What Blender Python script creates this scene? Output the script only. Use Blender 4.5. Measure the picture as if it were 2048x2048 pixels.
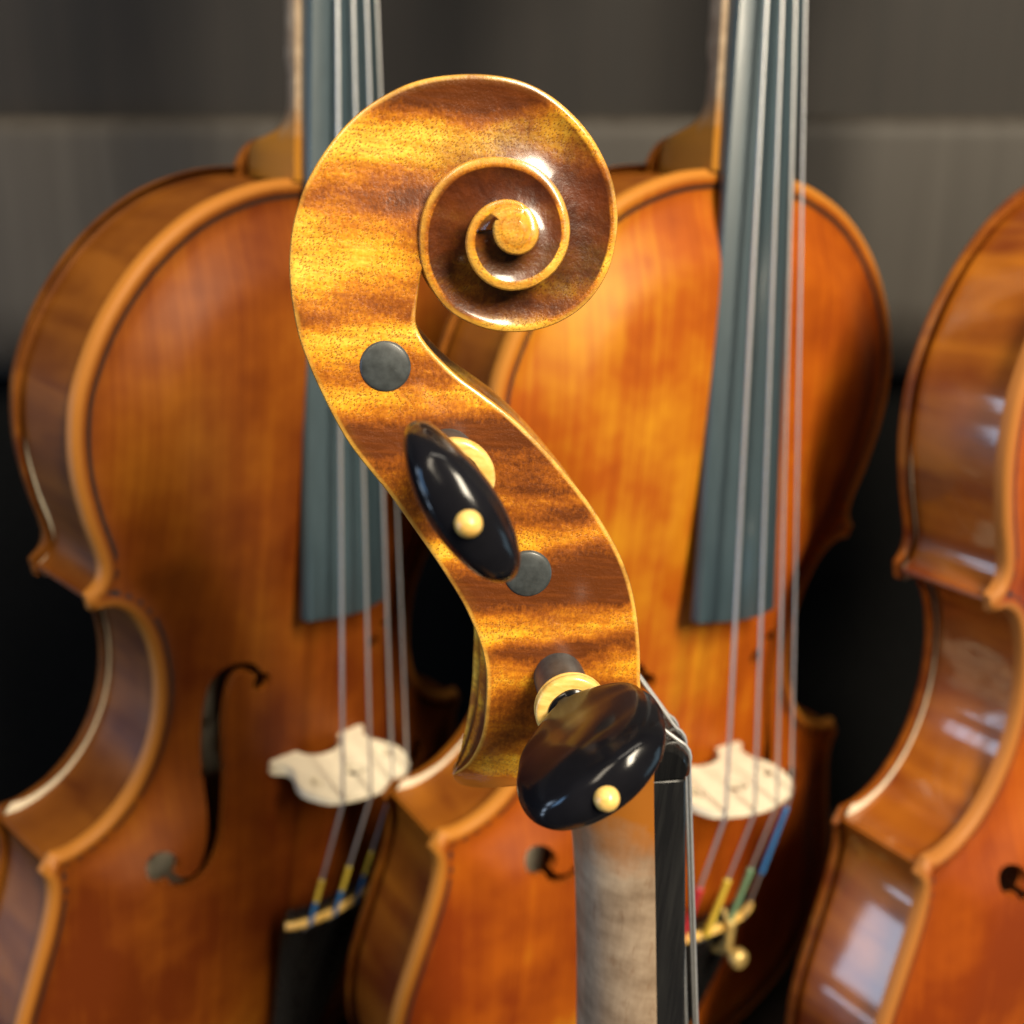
import bpy, bmesh, math, random
import numpy as np
from mathutils import Vector, Matrix
from mathutils.geometry import delaunay_2d_cdt

# ------------------------------------------------------------------ camera, light, exposure
scene = bpy.context.scene
for o in list(bpy.data.objects):
    bpy.data.objects.remove(o, do_unlink=True)
col = scene.collection
CAMZ = 1.30
PITCH = math.radians(17.3)
cam_d = bpy.data.cameras.new('camera')
cam_d.sensor_width = 36.0
cam_d.lens = 36.0 * 2200.0 / 2048.0
cam_d.clip_start = 0.005
cam_d.clip_end = 50.0
cam_d.dof.use_dof = True
cam_d.dof.focus_distance = 0.178
cam_d.dof.aperture_fstop = 14.0
cam = bpy.data.objects.new('camera', cam_d)
cam.location = (0, 0, CAMZ)
cam.rotation_euler = (math.pi / 2 - PITCH, 0, 0)
col.objects.link(cam)
scene.camera = cam

world = bpy.data.worlds.new('World')
scene.world = world
world.use_nodes = True
bg = world.node_tree.nodes['Background']
bg.inputs[0].default_value = (0.62, 0.72, 0.90, 1)
bg.inputs[1].default_value = 0.022

def area(name, loc, target, sx, sy, power, color):
    l = bpy.data.lights.new(name, 'AREA')
    l.shape = 'RECTANGLE'; l.size = sx; l.size_y = sy; l.energy = power; l.color = color
    o = bpy.data.objects.new(name, l)
    o.location = loc
    d = Vector(target) - Vector(loc)
    o.rotation_euler = d.to_track_quat('-Z', 'Y').to_euler()
    col.objects.link(o)
    return o
T0 = (0.02, 0.2, CAMZ - 0.08)
area('ceiling_lamp', (0.70, -0.80, CAMZ + 0.82), T0, 0.34, 0.80, 56, (1.0, 0.87, 0.66))
area('ceiling_lamp', (-0.55, -0.85, CAMZ + 1.00), T0, 0.30, 0.70, 8.0, (1.0, 0.86, 0.66))
area('ceiling_lamp', (0.10, -0.10, CAMZ + 1.25), T0, 0.8, 0.12, 4.0, (1.0, 0.90, 0.75))
area('window_light', (-1.25, -0.35, CAMZ + 0.0), T0, 0.22, 0.50, 3.4, (0.30, 0.58, 1.0))
for wz in (-0.02, -0.40, -0.78):
    area('window_light', (-1.30, 0.12, CAMZ + wz), (0.15, 0.3, CAMZ - .1), 0.30, 0.22, 1.8, (0.60, 0.77, 1.0))
area('window_light', (1.7, 0.1, CAMZ - 0.45), T0, 0.8, 0.8, 3.2, (0.50, 0.80, 1.0))

vs = scene.view_settings
vs.view_transform = 'Standard'
vs.look = 'None'
vs.exposure = 0.0
vs.gamma = 1.0
vs.use_curve_mapping = False

MM = 0.001
random.seed(4)

# ------------------------------------------------------------------ tables (millimetres, neck frame: u = front, v = up from the nut, e = half width)
BACK = [[-43.01, -1.13, 0.6], [-40.47, 2.99, 5.2], [-38.68, 8.09, 9.0], [-37.59, 12.79, 11.4], [-37.14, 17.2, 12.5], [-36.77, 21.11, 12.7], [-36.7, 24.88, 12.6], [-37.3, 29.01, 12.4], [-38.36, 32.39, 12.2], [-39.73, 36.13, 12.0], [-41.6, 39.91, 11.9], [-43.78, 44.02, 11.8], [-45.94, 47.73, 11.7], [-48.08, 51.4, 11.6], [-51.1, 56.47, 11.5], [-54.12, 60.77, 11.4], [-57.64, 66.38, 11.3], [-60.99, 74.65, 10.9], [-62.21, 78.41, 10.89], [-63.16, 81.83, 10.87], [-63.64, 85.74, 10.85], [-63.82, 89.86, 10.84], [-63.59, 93.9, 10.82], [-62.93, 97.62, 10.8], [-62.06, 100.5, 10.72], [-60.69, 103.86, 10.62], [-58.82, 106.92, 10.52], [-56.27, 110.19, 10.4], [-53.36, 113.18, 10.28], [-50.24, 115.52, 10.17], [-46.9, 117.34, 10.05], [-43.59, 118.65, 9.94], [-40.04, 119.41, 9.82], [-36.49, 119.69, 9.7], [-33.5, 119.68, 9.6], [-30.49, 119.39, 9.49], [-27.21, 118.68, 9.38], [-24.21, 117.45, 9.33], [-21.47, 115.7, 9.28], [-18.72, 113.29, 9.21], [-16.37, 110.59, 9.14], [-14.42, 107.34, 9.06], [-13.02, 104.06, 8.98], [-12.27, 100.5, 8.9], [-12.12, 97.19, 8.82], [-12.55, 93.87, 8.82], [-13.48, 90.54, 8.85], [-15.15, 87.49, 8.88], [-17.56, 84.75, 8.91], [-20.56, 82.75, 8.93], [-23.84, 81.47, 8.96], [-27.09, 80.92, 8.99], [-30.32, 81.01, 9.17], [-33.54, 81.59, 9.54], [-36.68, 82.92, 9.93], [-39.21, 84.49, 10.27], [-41.24, 86.72, 10.63], [-42.79, 89.45, 11.0], [-43.62, 92.25, 11.36], [-43.78, 95.25, 11.75], [-43.51, 98.19, 12.08], [-42.58, 101.07, 12.33], [-41.09, 103.37, 12.56], [-39.09, 105.38, 12.8], [-36.58, 106.84, 13.06], [-33.85, 107.52, 13.31], [-31.15, 107.6, 13.57], [-28.47, 107.18, 13.83], [-25.8, 106.05, 14.04], [-23.42, 104.01, 14.29], [-21.87, 101.59, 14.53], [-21.01, 98.92, 14.79], [-20.78, 96.25, 15.03], [-21.36, 93.6, 15.24], [-22.56, 91.5, 15.42], [-24.32, 89.7, 15.61], [-26.91, 88.33, 15.81], [-29.74, 87.93, 16.01], [-32.24, 88.34, 16.24], [-34.42, 89.53, 16.46], [-36.0, 91.35, 16.68], [-36.87, 93.52, 16.91], [-37.05, 95.63, 17.14], [-36.43, 97.7, 17.38], [-35.29, 99.47, 17.64], [-33.52, 100.81, 17.95], [-31.52, 101.38, 18.27], [-29.56, 101.17, 18.61], [-27.75, 100.21, 18.89], [-26.63, 98.62, 19.2], [-26.2, 96.8, 19.5], [-26.53, 95.26, 19.57], [-27.66, 93.87, 19.65], [-29.45, 93.3, 19.73], [-31.33, 93.77, 19.81], [-32.63, 95.0, 19.9], [-33.1, 96.57, 19.98], [-33.1, 98.11, 20.05], [-32.61, 99.11, 20.11]]
TURN = [-0.1, -0.09, -0.07, -0.05, -0.04, -0.02, -0.0, 0.01, 0.03, 0.05, 0.07, 0.09, 0.11, 0.13, 0.15, 0.17, 0.2, 0.21, 0.23, 0.26, 0.28, 0.3, 0.33, 0.36, 0.39, 0.42, 0.46, 0.49, 0.53, 0.56, 0.6, 0.63, 0.67, 0.7, 0.73, 0.76, 0.79, 0.83, 0.86, 0.89, 0.92, 0.95, 0.98, 1.01, 1.05, 1.08, 1.11, 1.15, 1.18, 1.22, 1.26, 1.3, 1.35, 1.4, 1.46, 1.51, 1.56, 1.61, 1.65, 1.7, 1.75, 1.8, 1.84, 1.88, 1.93, 1.97, 2.02, 2.07, 2.12, 2.19, 2.25, 2.33, 2.42, 2.5, 2.57, 2.65, 2.73, 2.81, 2.9, 2.98, 3.05, 3.11]
FRONT = [[-8.0, 4.8, 12.4], [-9.3, 12.0, 12.4]] + [[-9.87, 19.62, 12.3], [-9.85, 22.73, 12.3], [-9.9, 26.2, 12.3], [-10.16, 30.04, 12.3], [-10.6, 34.11, 12], [-11.46, 38.28, 12], [-12.84, 42.44, 12], [-14.56, 46.21, 12], [-16.51, 49.81, 11.5], [-18.88, 53.55, 11.5], [-21.57, 57.25, 11.5], [-24.22, 60.73, 11.5], [-27.18, 64.19, 11.5], [-30.43, 67.62, 11.5], [-33.98, 70.68, 11.5], [-36.05, 72.35, 11.3], [-38.08, 73.95, 11], [-40.27, 76.09, 11], [-42.16, 78.2, 11], [-43.75, 80.27, 11], [-44.76, 82.28, 10.8], [-45.21, 84.27, 10.8], [-45.23, 86.23, 10.8], [-44.84, 87.87, 10.8]]
UNDER = [[-42.98, -1.05], [-40.9, -0.45], [-36.93, 1.0], [-32.08, 2.1], [-26.92, 0.29], [-23.01, -5.0], [-21.07, -13.02], [-20.37, -24.66], [-20.38, -42.06], [-20.64, -58.46]]

HOLES = {'low': (-24.34, 22.42), 'up': (-41.15, 62.18), 'far_low': (-28.89, 41.13), 'far_up': (-50.19, 76.85)}
EYE = (-29.89, 96.95)
LB, NUTZ, SLOPE = 350.0, 480.0, 0.138      # body length, height of the nut, neck slope
ALPHA = math.atan(SLOPE)
NY = -26.9 + (NUTZ - 215.0) * SLOPE          # body Y of the fingerboard surface at the nut
ca, sa = math.cos(ALPHA), math.sin(ALPHA)

def n2b(x, u, v):
    """neck frame -> body frame, mm"""
    return (x, NY - (u * ca - v * sa), NUTZ + u * sa + v * ca)

# ------------------------------------------------------------------ material helpers
def new_mat(name):
    m = bpy.data.materials.new(name)
    m.use_nodes = True
    nt = m.node_tree
    return m, nt, nt.nodes['Principled BSDF']

def nd(nt, kind, **kw):
    n = nt.nodes.new(kind)
    for k, v in kw.items():
        if k in n.bl_rna.properties.keys() or hasattr(n, k):
            setattr(n, k, v)
    return n

def ramp(nt, src, stops, interp='LINEAR'):
    r = nt.nodes.new('ShaderNodeValToRGB')
    r.color_ramp.interpolation = interp
    el = r.color_ramp.elements
    while len(el) < len(stops):
        el.new(0.5)
    for e, (p, c) in zip(el, stops):
        e.position = p
        e.color = (*c, 1) if len(c) == 3 else c
    nt.links.new(src, r.inputs[0])
    return r.outputs[0]

def mapping(nt, scale=(1, 1, 1), rot=(0, 0, 0), loc=(0, 0, 0)):
    tc = nt.nodes.new('ShaderNodeTexCoord')
    mp = nt.nodes.new('ShaderNodeMapping')
    mp.inputs['Scale'].default_value = scale
    mp.inputs['Rotation'].default_value = rot
    mp.inputs['Location'].default_value = loc
    nt.links.new(tc.outputs['Object'], mp.inputs[0])
    return mp.outputs[0]

def noise(nt, vec, scale, detail=3, rough=.5, dist=0.0):
    n = nt.nodes.new('ShaderNodeTexNoise')
    n.inputs['Scale'].default_value = scale
    n.inputs['Detail'].default_value = detail
    n.inputs['Roughness'].default_value = rough
    n.inputs['Distortion'].default_value = dist
    nt.links.new(vec, n.inputs['Vector'])
    return n.outputs[0]

def mixc(nt, fac, a, b, mode='MIX'):
    m = nt.nodes.new('ShaderNodeMix')
    m.data_type = 'RGBA'
    m.blend_type = mode
    for s, v in ((m.inputs[0], fac), (m.inputs[6], a), (m.inputs[7], b)):
        if hasattr(v, 'links') or isinstance(v, bpy.types.NodeSocket):
            nt.links.new(v, s)
        elif isinstance(v, (int, float)):
            s.default_value = v
        else:
            s.default_value = (*v, 1)
    return m.outputs[2]

def math_(nt, op, a, b=0.0, c=None, clamp=False):
    m = nt.nodes.new('ShaderNodeMath')
    m.operation = op
    m.use_clamp = clamp
    for i, v in enumerate((a, b, c)):
        if v is None:
            continue
        if isinstance(v, bpy.types.NodeSocket):
            nt.links.new(v, m.inputs[i])
        else:
            m.inputs[i].default_value = v
    return m.outputs[0]

def attr(nt, name):
    a = nt.nodes.new('ShaderNodeAttribute')
    a.attribute_name = name
    return a.outputs['Fac']

def bump(nt, bsdf, h, strength, dist):
    b = nt.nodes.new('ShaderNodeBump')
    b.inputs['Strength'].default_value = strength
    b.inputs['Distance'].default_value = dist
    nt.links.new(h, b.inputs['Height'])
    nt.links.new(b.outputs[0], bsdf.inputs['Normal'])

def varnish(b, coat=0.8, crough=.08, rough=.4):
    b.inputs['Roughness'].default_value = rough
    b.inputs['Coat Weight'].default_value = coat
    b.inputs['Coat Roughness'].default_value = crough
    b.inputs['Specular IOR Level'].default_value = 0.3 if coat > .2 else .1

def mat_scroll(name):
    """flamed maple under antiqued amber varnish: cross bands, pores, dark patina patches, rubbed edges"""
    m, nt, b = new_mat(name)
    v0 = mapping(nt, (1, 1, 1))
    warp = noise(nt, v0, 42, 3, .55)
    v = mapping(nt, (1, 1, 1), (math.radians(4), 0, 0))
    sep = nt.nodes.new('ShaderNodeSeparateXYZ'); nt.links.new(v, sep.inputs[0])
    # flame: bands across the neck direction
    z = math_(nt, 'MULTIPLY_ADD', warp, 0.011, sep.outputs[2])
    z2 = math_(nt, 'MULTIPLY_ADD', sep.outputs[1], 0.08, z)
    cmb = nt.nodes.new('ShaderNodeCombineXYZ'); nt.links.new(z2, cmb.inputs[2])
    band = noise(nt, cmb.outputs[0], 112, 1.4, .5)
    grain = noise(nt, mapping(nt, (200, 1500, 1100)), 1.0, 3, .7)
    fine = noise(nt, mapping(nt, (300, 60, 260), (math.radians(25), 0, 0)), 1.0, 3, .6)
    bb = math_(nt, 'MULTIPLY_ADD', fine, 0.26, band)
    patch = noise(nt, v0, 28, 3, .6)
    bb = math_(nt, 'MULTIPLY_ADD', patch, 0.55, bb)
    bb = math_(nt, 'MULTIPLY_ADD', grain, .22, bb)
    lowz = nt.nodes.new('ShaderNodeMapRange'); lowz.inputs[1].default_value = (NUTZ + 66) * MM; lowz.inputs[2].default_value = (NUTZ + 20) * MM
    nt.links.new(sep.outputs[2], lowz.inputs[0])
    bb = math_(nt, 'MULTIPLY_ADD', lowz.outputs[0], .062, bb)
    bb = math_(nt, 'SUBTRACT', bb, 0.522)
    bb = math_(nt, 'MULTIPLY_ADD', bb, 1.42, -.232)
    base = ramp(nt, bb, [(.32, (.10, .024, .003)), (.43, (.27, .072, .005)), (.53, (.50, .170, .008)), (.62, (.71, .34, .017)), (.74, (.84, .52, .06))])
    # pores: short dark dashes along the grain
    wv = nt.nodes.new('ShaderNodeTexNoise'); wv.inputs['Scale'].default_value = 260; wv.inputs['Detail'].default_value = 2; nt.links.new(v0, wv.inputs['Vector'])
    pm_ = nt.nodes.new('ShaderNodeVectorMath'); pm_.operation = 'MULTIPLY_ADD'; nt.links.new(wv.outputs['Color'], pm_.inputs[0]); pm_.inputs[1].default_value = (.9, .9, .9)
    m1 = mapping(nt, (1, 1, 1), (math.radians(-40), 0, 0)); m2 = nt.nodes.new('ShaderNodeMapping'); m2.inputs['Scale'].default_value = (45, 3900, 1650); nt.links.new(m1, m2.inputs[0]); nt.links.new(m2.outputs[0], pm_.inputs[2]); porev = pm_.outputs[0]
    vor = nt.nodes.new('ShaderNodeTexVoronoi'); vor.feature = 'F1'
    nt.links.new(porev, vor.inputs['Vector'])
    vor.inputs['Scale'].default_value = 1.0
    pore = ramp(nt, vor.outputs['Distance'], [(.24, (1, 1, 1)), (.42, (0, 0, 0))])
    pn = noise(nt, v0, 190, 2, .6)
    pmask = ramp(nt, pn, [(.30, (0, 0, 0)), (.48, (1, 1, 1))])
    pore = math_(nt, 'MULTIPLY', pore, pmask)
    gmask = ramp(nt, bb, [(.40, (.25, .25, .25)), (.6, (1, 1, 1))])
    pore = math_(nt, 'MULTIPLY', pore, gmask)
    base = mixc(nt, math_(nt, 'MULTIPLY', pore, .72), base, (.14, .036, .003))
    # streaks
    st = noise(nt, mapping(nt, (100, 140, 1500)), 1.0, 2, .5)
    base = mixc(nt, ramp(nt, st, [(.45, (0, 0, 0)), (.72, (.42, .42, .42))]), base, (.20, .05, .006))
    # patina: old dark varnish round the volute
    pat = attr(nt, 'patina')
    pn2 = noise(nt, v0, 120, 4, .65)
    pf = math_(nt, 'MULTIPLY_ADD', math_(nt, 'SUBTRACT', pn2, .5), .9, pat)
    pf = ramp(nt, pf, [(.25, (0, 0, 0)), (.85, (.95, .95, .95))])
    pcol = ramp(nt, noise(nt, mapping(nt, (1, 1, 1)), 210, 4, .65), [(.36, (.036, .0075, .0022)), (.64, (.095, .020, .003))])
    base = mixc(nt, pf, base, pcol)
    wear = attr(nt, 'wear')
    wn = ramp(nt, noise(nt, v0, 140, 5, .7), [(.34, (.25, .25, .25)), (.6, (1, 1, 1))])
    wf = math_(nt, 'MULTIPLY', wear, wn, clamp=True)
    base = mixc(nt, wf, base, (.66, .35, .055))
    nt.links.new(base, b.inputs['Base Color'])
    varnish(b, .75, .15, .40)
    h = math_(nt, 'SUBTRACT', math_(nt, 'MULTIPLY', noise(nt, v0, 800, 3, .6), .7), math_(nt, 'MULTIPLY', pore, math_(nt, 'SUBTRACT', 1.0, pf)))
    h = math_(nt, 'MULTIPLY_ADD', grain, .15, h)
    h = math_(nt, 'MULTIPLY_ADD', noise(nt, v0, 260, 4, .65), 4.2, h)
    bump(nt, b, h, .5, .00014)
    return m

def mat_neck(name):
    m, nt, b = new_mat(name)
    v = mapping(nt, (1, 1, 1))
    fl = noise(nt, mapping(nt, (1, .8, 1.6)), 95, 3, .6)
    gr = noise(nt, mapping(nt, (900, 900, 220)), 1.0, 3, .6)
    f = math_(nt, 'MULTIPLY_ADD', gr, .22, math_(nt, 'MULTIPLY', fl, .85))
    c = ramp(nt, f, [(.34, (.165, .112, .072)), (.52, (.255, .184, .124)), (.70, (.35, .265, .185))])
    fleck = noise(nt, mapping(nt, (700, 700, 260)), 1.0, 2, .6)
    c = mixc(nt, ramp(nt, fleck, [(.60, (0, 0, 0)), (.72, (.3, .3, .3))]), c, (.13, .055, .02))
    # varnish left under the chin
    tc = nt.nodes.new('ShaderNodeTexCoord'); sp = nt.nodes.new('ShaderNodeSeparateXYZ')
    nt.links.new(tc.outputs['Object'], sp.inputs[0])
    zz = math_(nt, 'MULTIPLY_ADD', noise(nt, v, 160, 3, .6), .012, sp.outputs[2])
    mask = nt.nodes.new('ShaderNodeMapRange')
    mask.inputs[1].default_value = (NUTZ - 15) * MM; mask.inputs[2].default_value = (NUTZ - 3) * MM
    nt.links.new(zz, mask.inputs[0])
    c = mixc(nt, mask.outputs[0], c, (.30, .10, .012))
    hm = nt.nodes.new('ShaderNodeMapRange')
    hm.inputs[1].default_value = (LB + 27) * MM; hm.inputs[2].default_value = (LB + 17) * MM
    nt.links.new(zz, hm.inputs[0])
    c = mixc(nt, hm.outputs[0], c, (.33, .135, .014))
    nt.links.new(c, b.inputs['Base Color'])
    varnish(b, .6, .2, .36)
    bump(nt, b, fleck, .12, .0001)
    return m

def mat_ebony(name, rough=.22, coat=.6, base=.012, streak=False):
    m, nt, b = new_mat(name)
    gr = noise(nt, mapping(nt, (700, 700, 40)), 1.0, 4, .6)
    k = base; sheen_tint = (.62, 1.0, 1.24) if 'fingerboard' in name else (1, 1, 1)  # fingerboards get a cool window sheen mixed into the base colour
    c = ramp(nt, gr, [(.35, tuple(k * .93 * q for q in sheen_tint)) if 'fingerboard' in name else (.35, (k * .6, k * .6, k * .65)), (.65, tuple(k * (2.6 if streak else 1.08) * q for q in sheen_tint))])
    nt.links.new(c, b.inputs['Base Color'])
    lo_, hi_ = (.98, 1.03) if 'fingerboard' in name else (.8, 1.35)
    rr = ramp(nt, gr, [(.3, (rough * lo_,) * 3), (.7, (rough * hi_,) * 3)])
    nt.links.new(rr, b.inputs['Roughness'])
    b.inputs['Coat Weight'].default_value = coat
    b.inputs['Coat Roughness'].default_value = .12
    bump(nt, b, gr, .0 if 'fingerboard' in name else .02, .0001)
    return m

def mat_boxwood(name):
    m, nt, b = new_mat(name)
    n_ = noise(nt, mapping(nt, (260, 260, 900)), 1.0, 3, .6)
    c = ramp(nt, n_, [(.35, (.62, .36, .08)), (.65, (.80, .54, .17))])
    nt.links.new(c, b.inputs['Base Color'])
    varnish(b, .5, .15, .35)
    b.inputs['Subsurface Weight'].default_value = .1
    b.inputs['Subsurface Radius'].default_value = (.001, .0006, .0002)
    return m

def mat_plain(name, colr, rough=.4, metal=0.0, coat=0.0, var=.15, scale=200):
    m, nt, b = new_mat(name)
    n_ = noise(nt, mapping(nt), scale, 3, .6)
    lo = tuple(c * (1 - var) for c in colr); hi = tuple(min(1, c * (1 + var)) for c in colr)
    nt.links.new(ramp(nt, n_, [(.3, lo), (.7, hi)]), b.inputs['Base Color'])
    b.inputs['Roughness'].default_value = rough
    b.inputs['Metallic'].default_value = metal
    b.inputs['Coat Weight'].default_value = coat
    return m

def mat_plate(name, dark, mid, light, edge, seed):
    """spruce table: fine lengthwise grain, blotchy shaded varnish, rubbed rim"""
    m, nt, b = new_mat(name)
    v = mapping(nt, (1, 1, 1), loc=(seed, seed * 1.7, seed * .3))
    g = noise(nt, mapping(nt, (650, 1, 7), loc=(seed, 0, 0)), 1.0, 3, .55)
    p = noise(nt, v, 17, 4, .62)
    g2 = noise(nt, mapping(nt, (190, 1, 3), loc=(seed * 2, 0, 0)), 1.0, 2, .5)
    wp = nt.nodes.new('ShaderNodeVectorMath'); wp.operation = 'DISTANCE'
    nt.links.new(mapping(nt, (1, 0, .8)), wp.inputs[0]); wp.inputs[1].default_value = (-.045, 0, .23)
    wpm = nt.nodes.new('ShaderNodeMapRange'); wpm.inputs[1].default_value = .13; wpm.inputs[2].default_value = .02
    nt.links.new(math_(nt, 'MULTIPLY_ADD', p, .06, math_(nt, 'SUBTRACT', wp.outputs['Value'], .03)), wpm.inputs[0])
    f = math_(nt, 'MULTIPLY_ADD', g, .20, math_(nt, 'MULTIPLY', p, .80))
    f = math_(nt, 'MULTIPLY_ADD', g2, .14, math_(nt, 'SUBTRACT', f, .10))
    f = math_(nt, 'MULTIPLY_ADD', wpm.outputs[0], .17 if 'orange' in name else .07, math_(nt, 'SUBTRACT', f, .03))
    c = ramp(nt, f, [(.36, dark), (.52, mid), (.68, light)])
    w = attr(nt, 'wear')
    c = mixc(nt, w, c, edge)
    nt.links.new(c, b.inputs['Base Color'])
    varnish(b, .14, .45, .48)
    bump(nt, b, g, .05, .0003)
    return m

def mat_rib(name, dark, light, seed, gloss=.9):
    m, nt, b = new_mat(name)
    v = mapping(nt, (1, 1, 1), (0, math.radians(8), 0), loc=(seed, seed, seed))
    w = noise(nt, v, 30, 3, .6)
    fl = noise(nt, mapping(nt, (40, 14, 95), (0, math.radians(6), 0), loc=(seed, 0, 0)), 1.0, 2, .5, .6)
    f = math_(nt, 'MULTIPLY_ADD', w, .5, math_(nt, 'MULTIPLY', fl, .6))
    c = ramp(nt, f, [(.38, dark), (.70, light)])
    nt.links.new(c, b.inputs['Base Color'])
    varnish(b, gloss, .07 if gloss > .5 else .28, .34 if gloss > .5 else .45)
    return m

# ------------------------------------------------------------------ mesh helpers
def mesh_obj(name, verts, faces, mat, parent=None, smooth=30, wear=None, patina=None, scale=MM):
    me = bpy.data.meshes.new(name)
    me.from_pydata([tuple(c * scale for c in v) for v in verts], [], faces)
    bm = bmesh.new(); bm.from_mesh(me)
    bmesh.ops.recalc_face_normals(bm, faces=bm.faces)
    bm.to_mesh(me); bm.free()
    me.polygons.foreach_set('use_smooth', [True] * len(me.polygons))
    if smooth is not None:
        me.set_sharp_from_angle(angle=math.radians(smooth))
    for nm, arr in (('wear', wear), ('patina', patina)):
        if arr is not None:
            a = me.attributes.new(nm, 'FLOAT', 'POINT')
            a.data.foreach_set('value', np.asarray(arr, dtype=np.float32))
    me.materials.append(mat)
    o = bpy.data.objects.new(name, me)
    col.objects.link(o)
    o.parent = parent
    return o

def catmull(pts, n):
    p = np.asarray(pts, float)
    P = np.vstack([2 * p[0] - p[1], p, 2 * p[-1] - p[-2]])
    t = np.linspace(0, len(p) - 1 - 1e-9, n)
    i = t.astype(int); f = (t - i)[:, None]
    a, b_, c, d = P[i], P[i + 1], P[i + 2], P[i + 3]
    return .5 * ((2 * b_) + (c - a) * f + (2 * a - 5 * b_ + 4 * c - d) * f ** 2 + (3 * b_ - a - 3 * c + d) * f ** 3)

def resample(p, step):
    d = np.r_[0, np.cumsum(np.linalg.norm(np.diff(p, axis=0), axis=1))]
    n = max(2, int(round(d[-1] / step)) + 1)
    s = np.linspace(0, d[-1], n)
    return np.stack([np.interp(s, d, p[:, k]) for k in range(p.shape[1])], 1)

def smooth_line(p, it):
    p = p.copy()
    for _ in range(it):
        p[1:-1] = .25 * p[:-2] + .5 * p[1:-1] + .25 * p[2:]
    return p

def tube(path, r, nseg=10, caps=True):
    path = [Vector(p) for p in path]
    rr = r if hasattr(r, '__len__') else [r] * len(path)
    verts, faces = [], []
    t0 = (path[1] - path[0]).normalized()
    a = t0.orthogonal().normalized()
    for i, p in enumerate(path):
        t = (path[min(i + 1, len(path) - 1)] - path[max(i - 1, 0)]).normalized()
        a = (a - t * a.dot(t)).normalized(); b_ = t.cross(a)
        for k in range(nseg):
            w = 2 * math.pi * k / nseg
            verts.append(tuple(p + (a * math.cos(w) + b_ * math.sin(w)) * rr[i]))
    for i in range(len(path) - 1):
        for k in range(nseg):
            k2 = (k + 1) % nseg
            faces.append((i * nseg + k, i * nseg + k2, (i + 1) * nseg + k2, (i + 1) * nseg + k))
    if caps:
        faces.append(tuple(range(nseg))[::-1])
        faces.append(tuple((len(path) - 1) * nseg + k for k in range(nseg)))
    return verts, faces

def lathe(prof, nseg=32):
    """prof: (axial, radius); axis = +x here; radius 0 ends close to a point"""
    verts, faces, rings = [], [], []
    for a, r in prof:
        if r < 1e-6:
            rings.append([len(verts)]); verts.append((a, 0, 0))
        else:
            st = len(verts)
            for k in range(nseg):
                w = 2 * math.pi * k / nseg
                verts.append((a, r * math.cos(w), r * math.sin(w)))
            rings.append(list(range(st, st + nseg)))
    for A, B_ in zip(rings, rings[1:]):
        for k in range(nseg):
            k2 = (k + 1) % nseg
            if len(A) == 1:
                faces.append((A[0], B_[k], B_[k2]))
            elif len(B_) == 1:
                faces.append((A[k], B_[0], A[k2]))
            else:
                faces.append((A[k], B_[k], B_[k2], A[k2]))
    return verts, faces

def loft(rings, close=True, cap=True):
    n = len(rings[0]); verts = [tuple(p) for r in rings for p in r]; faces = []
    for i in range(len(rings) - 1):
        for k in range(n if close else n - 1):
            k2 = (k + 1) % n
            faces.append((i * n + k, i * n + k2, (i + 1) * n + k2, (i + 1) * n + k))
    if cap:
        faces.append(tuple(range(n))[::-1]); faces.append(tuple((len(rings) - 1) * n + k for k in range(n)))
    return verts, faces

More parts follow.
